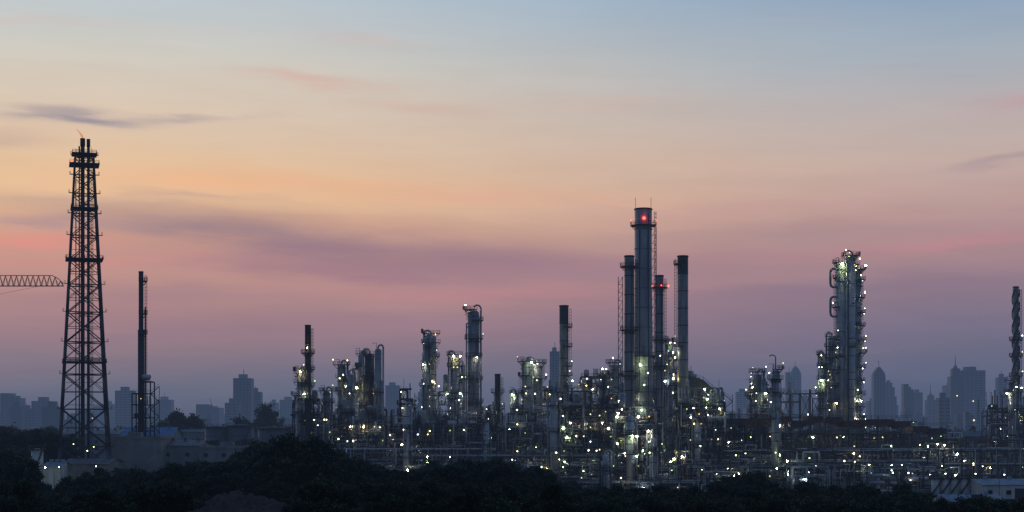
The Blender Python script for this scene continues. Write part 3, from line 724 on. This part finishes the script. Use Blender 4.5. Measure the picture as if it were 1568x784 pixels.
def shed(name, b0, b1, d, dep, eave, ridge, wall='grey_wall', roof='pale_roof_sheet', flat=False, win=True):
    b = B(); x0, x1 = gx(b0, d), gx(b1, d); h = gz(eave, d); hr = gz(ridge, d); y0, y1 = d, d+dep; ym = (y0+y1)/2
    b.box(x0, x1, y0, y1, 0, h, wall)
    if flat:
        b.box(x0-.3, x1+.3, y0-.3, y0+.15, h, h+.9, wall); b.box(x0-.3, x1+.3, y1-.15, y1+.3, h, h+.9, wall)
        b.box(x0-.3, x0+.15, y0+.16, y1-.16, h, h+.9, wall); b.box(x1-.15, x1+.3, y0+.16, y1-.16, h, h+.9, wall)
        b.box((x0+x1)/2-3, (x0+x1)/2+2, y0+3, y0+7, h+.01, h+2.5, wall)
        for k in range(3): b.box(x0+3+k*4, x0+4.8+k*4, y0+2, y0+3.6, h+.01, h+1.3, 'painted_steel')
    else:
        e = .7
        for (ya, za), (yb, zb) in (((y0-e, h-.1), (ym, hr)), ((ym, hr), (y1+e, h-.1))):
            b.poly([(x0-e, ya, za), (x1+e, ya, za), (x1+e, yb, zb), (x0-e, yb, zb)], roof)
            k = int((x1-x0)/1.5)
            for i in range(k):
                xx = x0+(x1-x0)*i/k; b.beam((xx, ya, za+.04), (xx, yb, zb+.04), .1, roof)
        for xx in (x0, x1): b.poly([(xx, y0, h), (xx, y1, h), (xx, ym, hr-.05)], wall)
        for i in range(3): b.box(x0+(x1-x0)*(i+.5)/3-.6, x0+(x1-x0)*(i+.5)/3+.6, ym-.6, ym+.6, hr, hr+.9, roof)
    if win:
        n = max(1, int((x1-x0)/5.2)); z = 1.4
        while z+2 < h:
            for i in range(n):
                if R.random() < .25: continue
                xa = x0+(i+.25)*(x1-x0)/n; b.box(xa, xa+1.6, y0-.05, y0+.05, z, z+1.4, 'window_glass'); b.box(xa-.1, xa+1.7, y0-.14, y0-.051, z-.14, z-.02, wall)
            z += 3.4
        b.box((x0+x1)/2-1.8, (x0+x1)/2+1.8, y0-.09, y0-.06, .1, 3.4, 'dark_steel')
    b.make(name, ((x0+x1)/2, ym, 0))
shed('office_building', 164, 246, 600, 26, 672, 672, 'concrete', flat=True, win=False)
shed('warehouse', 186, 262, 700, 24, 668, 654, 'grey_wall', 'blue_roof_sheet')
shed('warehouse', 246, 306, 610, 20, 682, 674, 'grey_wall', 'dark_roof_sheet')
shed('office_building', 305, 388, 600, 22, 687, 687, 'grey_wall', flat=True)
shed('warehouse', 96, 165, 570, 22, 710, 703, 'concrete', 'dark_roof_sheet')
shed('warehouse', 66, 92, 560, 14, 714, 708, 'white_paint', 'pale_roof_sheet', win=False)
shed('warehouse', 250, 320, 800, 24, 661, 657, 'grey_wall', 'dark_roof_sheet')
shed('warehouse', 100, 180, 760, 24, 664, 658, 'grey_wall', 'dark_roof_sheet')
shed('warehouse', 1452, 1540, 462, 20, 768, 759, 'white_paint', 'pale_roof_sheet')
shed('warehouse', 1505, 1620, 505, 22, 742, 735, 'white_paint', 'pale_roof_sheet')
for bx in (1433, 1447, 1461, 1476, 1490): tank('white_storage_tank', bx, 520, 7.0, 732, 'white_paint')
for bx, d in ((1440, 508), (1486, 508), (1530, 498), (1570, 498)): street_lamp(gx(bx, d), d, 8, 'w', 'mid')  # lamps added to brighten the white tanks and warehouses
shed('boiler_house', 1455, 1512, 720, 22, 668, 660, 'grey_wall', 'dark_roof_sheet')

# ------------------------------------------------------------------ ground, yard, road
g = B(); g.poly([(-9000, -300, 0), (9000, -300, 0), (9000, 14000, 0), (-9000, 14000, 0)], 'ground_soil'); g.make('ground')
g = B(); g.box(-330, 330, 543, 860, -.3, .004, 'yard_concrete'); g.make('plant_yard')
g = B(); g.box(-600, 600, 532, 540, -.3, .008, 'asphalt')
g.box(-600, 600, 540, 540.3, -.2, .13, 'concrete'); g.box(-600, 600, 531.7, 532, -.2, .13, 'concrete')
for i in range(-60, 60): g.box(i*10, i*10+4, 535.9, 536.1, .009, .012, 'road_paint')
g.make('access_road')
def pile():
    rs = np.random.RandomState(4); d = 436; cx = gx(368, d); n = 80
    b = B(); W, D, H = 19, 12, 24-(762-650)*d/F+.4
    wav = [(rs.uniform(.15, 2.2), rs.uniform(0, 6.28), rs.uniform(0, 6.28)) for _ in range(30)]
    V = []
    for j in range(n):
        for i in range(n):
            u, v = i/(n-1)*2-1, j/(n-1)*2-1
            rr = math.sqrt(u*u+v*v); base = max(0, 1-rr**1.5)
            x, y = u*W, v*D
            q = sum(math.sin(k*(x*math.cos(a)+y*math.sin(a))+p)/(1+k*1.3) for k, a, p in wav)*.42
            rough = rs.uniform(-.22, .22)
            V.append((cx+x, d+y, max(-.2, H*base*(1+.2*math.sin(x*.35+1))+(q+rough)*min(1, base*3) - (.2 if base <= 0 else 0))))
    b.v = V
    for j in range(n-1):
        for i in range(n-1):
            a = j*n+i; b.f.append((a, a+1, a+n+1, a+n)); b.m.append(MI['red_earth']); b.sm.append(False)
    b.make('earth_pile', (cx, d, 0))
pile()

# ------------------------------------------------------------------ city skyline
C = random.Random(3)
def tower(b0, b1, ytop, d, style=0, name='city_tower', mat=None):
    b = B(); x0, x1 = gx(b0, d), gx(b1, d); h = gz(ytop, d); w = x1-x0; dep = w*C.uniform(.7, 1.2); mat = mat or C.choice(('city_facade', 'city_facade_dark', 'city_concrete'))
    xm = (x0+x1)/2
    if style == 0:
        b.box(x0, x1, d, d+dep, 0, h, mat); b.box(x0+w*.25, x1-w*.3, d+dep*.3, d+dep*.7, h, h+6, 'city_concrete'); b.box(x0-.8, x1+.8, d-.8, d+dep+.8, 0, 12, 'city_concrete')
    elif style == 1:   # setbacks
        for k, (f, hh) in enumerate(((1, .72), (.78, .88), (.5, .96), (.22, 1.0))):
            b.box(xm-w*f/2, xm+w*f/2, d+dep*(1-f)/2, d+dep*(1+f)/2, 0 if k == 0 else h*((.72, .88, .96)[k-1]), h*hh, mat)
    elif style == 2:   # spire
        b.box(x0, x1, d, d+dep, 0, h*.8, mat); b.box(xm-w*.32, xm+w*.32, d+dep*.2, d+dep*.8, h*.8, h*.9, mat)
        b.cyl((xm, d+dep/2, h*.9), (xm, d+dep/2, h*.95), w*.22, w*.05, 8, 'city_concrete'); b.cyl((xm, d+dep/2, h*.95), (xm, d+dep/2, h*1.08), w*.04, w*.01, 6, 'city_concrete')
    elif style == 3:   # stepped crown
        b.box(x0, x1, d, d+dep, 0, h*.9, mat); b.box(x0, xm, d+.3, d+dep-.3, h*.9, h, mat); b.box(xm, xm+w*.25, d+.6, d+dep-.6, h*.9, h*.95, mat)
    elif style == 4:   # rounded top
        b.box(x0, x1, d, d+dep, 0, h*.88, mat)
        for k in range(6):
            f = math.cos((k+1)/7*math.pi/2); b.box(xm-w/2*f, xm+w/2*f, d+1+k*.2, d+dep-1-k*.2, h*(.88+.02*k), h*(.9+.02*k), mat)
    if C.random() < .3: b.ball((C.uniform(x0, x1), d-1, h*C.uniform(.2, .8)), 1.2, 'lamp_far')
    if C.random() < .4: b.beam((C.uniform(x0+w*.3, x1-w*.3), d+dep*.5, h*.9), (xm, d+dep*.5, h+C.uniform(5, 14)), .8, 'city_concrete')
    b.make(name, (xm, d, 0))
SP = [(0, 30, 602, 2300, 3), (48, 77, 614, 2300, 0), (176, 201, 598, 2400, 0), (238, 262, 612, 3000, 0), (300, 336, 619, 2700, 3), (357, 384, 579, 2300, 0), (380, 399, 600, 2350, 0),
      (402, 424, 615, 3200, 1), (428, 452, 612, 3100, 0), (590, 611, 590, 3000, 0), (640, 650, 600, 3100, 0), (842, 857, 538, 2300, 0), (880, 896, 600, 3300, 4), (1052, 1072, 568, 2700, 3), (1128, 1147, 600, 3000, 0),
      (1145, 1156, 596, 3000, 2), (1204, 1216, 570, 3100, 3), (1212, 1227, 561, 3200, 4), (1228, 1240, 606, 3400, 0), (1338, 1356, 562, 2600, 4), (1352, 1373, 582, 2700, 1), (1384, 1399, 588, 2600, 3),
      (1399, 1413, 601, 3000, 0), (1420, 1434, 598, 2800, 2), (1447, 1470, 590, 3300, 0), (1456, 1475, 552, 2500, 2), (1474, 1509, 567, 2500, 0), (1484, 1500, 561, 2700, 1), (1528, 1543, 578, 2600, 0), (1552, 1572, 600, 3300, 1), (-40, -10, 590, 2800, 0), (1590, 1620, 580, 3200, 3)]
for b0, b1, e, d, s in SP: tower(b0, b1, e, d, s, mat=C.choice(('city_facade', 'city_facade_dark')))
x = -250
while x < 1850:
    w = C.uniform(8, 30); dens = 1 if (x > 1100 or x < 460) else .75
    if C.random() < dens: tower(x, x+w, C.choice((646, 640, 636, 632, 626, 620)) + C.uniform(-4, 4) - (8 if x > 1330 else 0), C.uniform(1700, 3900), C.choice((0, 0, 3, 1)), 'city_building')
    x += w*C.uniform(.4, 1.1)
b = B(); d = 1500; xx = gx(1498, d)
for k in range(20):
    z0, z1 = k*2.4, k*2.4+2.4; w0, w1 = 2.2-k*.1, 2.1-k*.1
    for sx in (-1, 1): b.beam((xx+sx*w0, d, z0), (xx+sx*w1, d, z1), .5, 'black_steel'); b.beam((xx+sx*w0, d, z0), (xx-sx*w1, d, z1), .25, 'black_steel')
b.make('radio_mast', (xx, d, 0))

# ------------------------------------------------------------------ trees
def tree_mesh(seed, H=14, spread=5.5, nl=11, clumps=26, leaves=17, ls=.42, zlo=.36, trunk=True):
    rs = np.random.RandomState(seed); b = B()
    tk = H*.4; px, py = rs.uniform(-.5, .5, 2)
    if trunk: b.cyl((0, 0, -.3), (px*.5, py*.5, tk*.5), .42, .32, 8, 'bark'); b.cyl((px*.5, py*.5, tk*.5), (px, py, tk), .32, .24, 8, 'bark')
    allq = []; mats = []
    for i in range(nl):
        th = rs.uniform(0, 6.28); zf = rs.uniform(zlo, .9); rr = spread*math.sqrt(max(.05, 1-((zf-.5)/.5)**2))*rs.uniform(.25, .85)
        c = np.array([rr*math.cos(th), rr*math.sin(th), zf*H]); rad = rs.uniform(1.3, 2.7)*(1.15-.4*zf)
        b.cyl((px*(tk*.8 < c[2]), py*(tk*.8 < c[2]), min(tk*rs.uniform(.6, 1), c[2])), tuple(c), .16, .05, 5, 'bark')
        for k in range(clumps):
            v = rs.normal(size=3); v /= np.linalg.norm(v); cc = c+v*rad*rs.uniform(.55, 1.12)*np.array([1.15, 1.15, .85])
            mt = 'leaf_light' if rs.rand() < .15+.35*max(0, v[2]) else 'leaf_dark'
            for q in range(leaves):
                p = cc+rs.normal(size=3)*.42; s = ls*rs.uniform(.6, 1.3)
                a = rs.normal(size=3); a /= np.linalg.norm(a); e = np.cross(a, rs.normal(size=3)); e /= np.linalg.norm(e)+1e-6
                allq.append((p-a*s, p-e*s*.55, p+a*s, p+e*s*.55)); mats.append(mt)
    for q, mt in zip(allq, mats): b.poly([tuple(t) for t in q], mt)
    o = b.make('broadleaf_tree'); me = o.data; bpy.data.objects.remove(o); return me
TM = [tree_mesh(1, nl=14), tree_mesh(2, 14, 4.6, 12), tree_mesh(3, 14, 6.4, 16), tree_mesh(4, 14, 3.8, 11), tree_mesh(5, 14, 5.4, 15, ls=.36), tree_mesh(8, 14, 5.0, 13, zlo=.45)]
SM = [tree_mesh(21, 5, 3.4, 8, zlo=.12, trunk=False, ls=.36), tree_mesh(22, 4.5, 4.2, 9, zlo=.1, trunk=False, ls=.34)]
T = random.Random(11)
def plant_tree(x, y, h, nm='broadleaf_tree', wide=1.0):
    if h < 5: o = bpy.data.objects.new('shrub', T.choice(SM)); s = h/4.8; w = max(s, .7)*T.uniform(.9, 1.3)
    else: o = bpy.data.objects.new(nm, T.choice(TM)); s = h/13.2; w = max(s, .6)*wide*T.uniform(.9, 1.2)
    o.scale = (w, w, s); o.location = (x, y, 0); o.rotation_euler[2] = T.uniform(0, 6.28); scene.collection.objects.link(o)
prof = [(-150, 700), (0, 690), (38, 702), (48, 730), (95, 740), (130, 720), (200, 716), (280, 712), (310, 706), (350, 702), (390, 686), (430, 677), (462, 670), (500, 684), (530, 702), (600, 712), (640, 722), (660, 706), (740, 704), (790, 706),
        (840, 714), (860, 736), (920, 748), (1000, 757), (1090, 752), (1115, 728), (1150, 722), (1180, 738), (1200, 752), (1330, 748), (1405, 752), (1425, 772), (1460, 776), (1600, 776), (1750, 760)]
def P(b): return float(np.interp(b, [p[0] for p in prof], [p[1] for p in prof]))
bx = -150
while bx < 1740:
    for _ in range(2):
        bb = bx+T.uniform(-9, 9); e = P(bb)+T.uniform(0, 1)**1.3*24
        d = T.uniform(455, 525); h = gz(e, d)
        if 1412 < bb < 1600: d = T.uniform(425, 450); h = gz(max(e, 772), d)
        if h > 1.8: plant_tree(gx(bb, d), d, h)
    bx += 11
bx = -150
while bx < 1740:
    bb = bx+T.uniform(-9, 9); e = max(P(bb)+20, 732)+T.uniform(0, 28)
    if not (1405 < bb < 1600):
        if 285 < bb < 450: d = T.uniform(450, 465); e = T.uniform(725, 742)
        else: d = T.uniform(395, 450)
        h = gz(e, d); plant_tree(gx(bb, d), d, max(2.5, h))
    bx += 11
# undergrowth closing the base of the wood
bx = -150
while bx < 1740:
    for dd in (405, 430, 452):
        bb = bx+T.uniform(-8, 8); d = dd+T.uniform(-8, 8)
        if 290 < bb < 448 and d < 450: continue
        if 1410 < bb < 1600 and d > 425: continue
        plant_tree(gx(bb, d), d, T.uniform(3, 4.9) if dd < 450 else T.uniform(3.5, 7))
    bx += 17
for bb, e, d in ((285, 628, 820), (275, 636, 830), (296, 640, 840), (372, 636, 860), (382, 642, 850), (415, 648, 840), (245, 648, 840), (412, 622, 900)): plant_tree(gx(bb, d), d, gz(e, d), wide=.75)
for i in range(60):
    bb = T.uniform(-120, 95); d = T.uniform(600, 820); plant_tree(gx(bb, d), d, gz(T.uniform(655, 682), d))
for i in range(18):
    bb = T.uniform(262, 450); d = T.uniform(650, 700); plant_tree(gx(bb, d), d, gz(T.uniform(676, 692), d))
def belt():
    rs = np.random.RandomState(9); b = B()
    for i in range(1500):
        d = rs.uniform(950, 1700); bb = rs.uniform(-300, 1870); h = gz(rs.uniform(650, 657), d)*rs.uniform(.6, 1.0); x = gx(bb, d)
        for k in range(16):
            c = np.array([x, d, h*.65])+rs.normal(size=3)*np.array([4.5, 4, h*.16]); s = rs.uniform(1.0, 2.2)
            a = rs.normal(size=3); a /= np.linalg.norm(a); e = np.cross(a, rs.normal(size=3)); e /= np.linalg.norm(e)
            b.poly([tuple(c-a*s), tuple(c-e*s*.8), tuple(c+a*s), tuple(c+e*s*.8)], 'leaf_dark')
        b.beam((x, d, 0), (x, d, h*.7), .5, 'bark')
    b.make('distant_tree_belt')
belt()

# ------------------------------------------------------------------ sky
w = bpy.data.worlds.new("World"); scene.world = w; w.use_nodes = True
w.cycles.sampling_method = 'MANUAL'; w.cycles.sample_map_resolution = 256
N, L = w.node_tree.nodes, w.node_tree.links; N.clear()
out = N.new('ShaderNodeOutputWorld'); bg = N.new('ShaderNodeBackground'); L.new(bg.outputs[0], out.inputs[0])
tc = N.new('ShaderNodeTexCoord'); sp = N.new('ShaderNodeSeparateXYZ'); L.new(tc.outputs['Generated'], sp.inputs[0])
def M(op, a, b=None, c=None, clamp=False):
    n = N.new('ShaderNodeMath'); n.operation = op; n.use_clamp = clamp
    for i, v in enumerate((a, b, c)):
        if v is None: continue
        if isinstance(v, (int, float)): n.inputs[i].default_value = v
        else: L.new(v, n.inputs[i])
    return n.outputs[0]
X, Y, Z = sp.outputs
az = M('ARCTAN2', X, Y)
hyp = M('SQRT', M('ADD', M('MULTIPLY', X, X), M('MULTIPLY', Y, Y)))
el = M('DIVIDE', Z, M('MAXIMUM', hyp, .001))
def noise(sx, sy, scale=1, detail=5, rough=.55, off=0, shear=0):
    cb = N.new('ShaderNodeCombineXYZ'); L.new(M('MULTIPLY', az, sx), cb.inputs[0]); L.new(M('MULTIPLY', M('ADD', el, M('MULTIPLY', az, shear)), sy), cb.inputs[1]); cb.inputs[2].default_value = off
    n = N.new('ShaderNodeTexNoise'); n.inputs['Scale'].default_value = scale; n.inputs['Detail'].default_value = detail; n.inputs['Roughness'].default_value = rough
    L.new(cb.outputs[0], n.inputs['Vector']); return n.outputs[0]
n1 = noise(5, 26, 1, 3, .5, 1.3); n2 = noise(13, 90, 1, 5, .58, 5.1, .03); n3 = noise(4, 10, 1, 2, .5, 9.7); n4 = noise(7, 48, 1, 5, .56, 3.3, -.03)
Vw = M('ADD', el, M('ADD', M('MULTIPLY', M('SUBTRACT', n3, .5), .04), M('MULTIPLY', M('SUBTRACT', n2, .5), .018)))
Vr = M('ADD', el, M('ADD', M('MULTIPLY', M('SUBTRACT', n1, .5), .022), M('MULTIPLY', M('SUBTRACT', n2, .5), .008)))
Uw = M('ADD', az, M('MULTIPLY', M('SUBTRACT', n1, .5), .16))
def ramp(stops):
    r = N.new('ShaderNodeValToRGB'); L.new(M('MULTIPLY', Vr, 2.0, clamp=True), r.inputs[0]); cr = r.color_ramp
    pts = sorted([((650-y)/F*2 if y > -900 else 1.0, c) for y, c in stops])
    while len(cr.elements) < len(pts): cr.elements.new(.5)
    for e, (p, c) in zip(cr.elements, pts): e.position = p
    for e, (p, c) in zip(cr.elements, pts): e.position = p; e.color = (*lin(c), 1)
    return r.outputs[0]
left = ramp([(650, (80, 94, 118)), (600, (102, 108, 130)), (550, (130, 118, 134)), (500, (160, 128, 136)), (450, (184, 142, 139)), (400, (200, 152, 140)), (350, (221, 175, 144)), (300, (231, 192, 153)), (250, (227, 194, 161)), (200, (220, 196, 173)), (100, (209, 203, 192)), (0, (187, 200, 208)), (-1000, (95, 120, 158))])
right = ramp([(650, (76, 90, 116)), (600, (90, 100, 127)), (550, (104, 106, 131)), (500, (122, 113, 135)), (450, (143, 122, 138)), (400, (165, 134, 141)), (350, (179, 146, 147)), (300, (189, 160, 156)), (250, (193, 171, 164)), (200, (187, 175, 174)), (100, (163, 174, 186)), (0, (138, 162, 189)), (-1000, (80, 108, 150))])
def mix(f, a, b):
    m = N.new('ShaderNodeMix'); m.data_type = 'RGBA'
    if isinstance(f, (int, float)): m.inputs[0].default_value = f
    else: L.new(f, m.inputs[0])
    for k, v in ((6, a), (7, b)):
        if isinstance(v, tuple): m.inputs[k].default_value = (*v, 1)
        else: L.new(v, m.inputs[k])
    return m.outputs[2]
def smooth(v, lo, hi):
    n = N.new('ShaderNodeMapRange'); n.interpolation_type = 'SMOOTHSTEP'; L.new(v, n.inputs[0]); n.inputs[1].default_value = lo; n.inputs[2].default_value = hi; return n.outputs[0]
col = mix(smooth(az, -.27, .33), left, right)
streak = M('MULTIPLY', M('ADD', smooth(n2, .3, .68), smooth(n4, .3, .68)), .5)
def cloud(col, bx, by, sx, sy, c, op, tilt=0, tex=.5):
    u0, v0 = (bx-784)/F, (650-by)/F
    du = M('SUBTRACT', Uw, u0); a = M('DIVIDE', du, sx/F)
    bq = M('DIVIDE', M('SUBTRACT', M('SUBTRACT', Vw, v0), M('MULTIPLY', du, -tilt)), sy/F)
    m = M('EXPONENT', M('MULTIPLY', M('ADD', M('MULTIPLY', a, a), M('MULTIPLY', bq, bq)), -1))
    t = M('ADD', M('MULTIPLY', streak, tex*1.3), 1-tex)
    return mix(M('MULTIPLY', M('MULTIPLY', m, t), op, clamp=True), col, lin(c))
CL = [(450, 285, 330, 20, (236, 178, 138), .7, 0, .7), (820, 292, 220, 14, (220, 170, 148), .6, .02, .7), (100, 325, 130, 12, (196, 164, 150), .75, 0, .6),
      (470, 374, 320, 36, (152, 121, 134), .95, .03, .45), (300, 352, 170, 18, (156, 130, 138), .95, .05, .5), (730, 395, 250, 34, (150, 121, 136), .9, .02, .5), (560, 415, 280, 18, (158, 122, 136), .8, 0, .6), (920, 415, 200, 22, (160, 128, 140), .7, 0, .7), (60, 345, 140, 9, (176, 144, 146), .75, 0, .5),
      (40, 374, 110, 13, (224, 144, 134), .75, 0, .5), (150, 408, 150, 10, (204, 142, 137), .5, 0, .6), (800, 450, 270, 15, (192, 132, 141), .6, 0, .6), (1450, 395, 220, 13, (194, 134, 142), .55, -.02, .6),
      (1180, 360, 220, 14, (160, 136, 144), .5, .02, .7), (250, 468, 240, 14, (152, 124, 138), .65, 0, .6), (1250, 460, 260, 16, (130, 114, 136), .6, 0, .6), (640, 500, 330, 16, (150, 121, 138), .6, 0, .6), (300, 520, 250, 14, (142, 119, 135), .5, 0, .6),
      (140, 200, 95, 11, (156, 146, 155), .95, 0, .5), (300, 188, 90, 6, (172, 158, 160), .65, -.03, .5), (30, 235, 80, 11, (190, 162, 152), .6, 0, .6),
      (440, 132, 80, 9, (212, 170, 160), .6, .05, .8), (620, 160, 95, 8, (208, 170, 160), .65, 0, .7), (575, 72, 80, 11, (204, 184, 180), .55, 0, .8), (900, 150, 120, 9, (206, 178, 168), .5, 0, .7),
      (1545, 178, 100, 13, (196, 148, 156), .75, 0, .5), (1545, 265, 60, 6, (164, 144, 154), .7, -.08, .5), (1150, 318, 200, 11, (196, 154, 152), .5, 0, .7), (1000, 250, 250, 14, (206, 176, 160), .5, 0, .7), (90, 75, 220, 9, (208, 190, 182), .5, 0, .7), (330, 312, 120, 6, (196, 160, 148), .6, 0, .5)]
for c in CL: col = cloud(col, *c)
var = M('ADD', M('ADD', M('MULTIPLY', M('SUBTRACT', n2, .5), .10), M('MULTIPLY', M('SUBTRACT', n4, .5), .10)), 1.0)
vm = N.new('ShaderNodeVectorMath'); vm.operation = 'SCALE'; L.new(col, vm.inputs[0]); L.new(var, vm.inputs['Scale'])
col = vm.outputs[0]
# towards the zenith and the side of the sky opposite the glow it gets dark and blue
front = smooth(M('ABSOLUTE', az), 1.6, .6)
back = mix(smooth(el, 0, .8), lin((78, 90, 114)), lin((74, 98, 132)))
col = mix(front, back, col)
col = mix(smooth(el, .35, 1.6), col, lin((62, 88, 130)))
nish = N.new('ShaderNodeTexSky'); nish.sky_type = 'NISHITA'; nish.sun_disc = False; nish.sun_elevation = math.radians(0.5); nish.sun_rotation = math.radians(-25)
ns = N.new('ShaderNodeVectorMath'); ns.operation = 'SCALE'; L.new(nish.outputs[0], ns.inputs[0]); ns.inputs['Scale'].default_value = .0008
ad = N.new('ShaderNodeVectorMath'); ad.operation = 'ADD'; L.new(col, ad.inputs[0]); L.new(ns.outputs[0], ad.inputs[1])
L.new(ad.outputs[0], bg.inputs[0]); bg.inputs[1].default_value = 1.0

sun = bpy.data.lights.new('afterglow_sun', 'SUN'); sun.energy = .1; sun.angle = math.radians(12); sun.color = (1, .72, .58)
so = bpy.data.objects.new('afterglow_sun', sun); scene.collection.objects.link(so)
dirv = Vector((math.sin(math.radians(-35)), math.cos(math.radians(-35)), math.tan(math.radians(4)))).normalized()
so.rotation_euler = dirv.to_track_quat('Z', 'Y').to_euler(); so.location = (0, 0, 200)

cam = bpy.data.cameras.new('camera'); co = bpy.data.objects.new('camera', cam); scene.collection.objects.link(co)
co.location = (0, 0, CAM_H); co.rotation_euler = (math.radians(90), 0, 0)
cam.sensor_width = 36; cam.lens = 36*F/1568; cam.shift_y = (650-392)/1568; cam.clip_end = 20000; cam.clip_start = 1
scene.camera = co
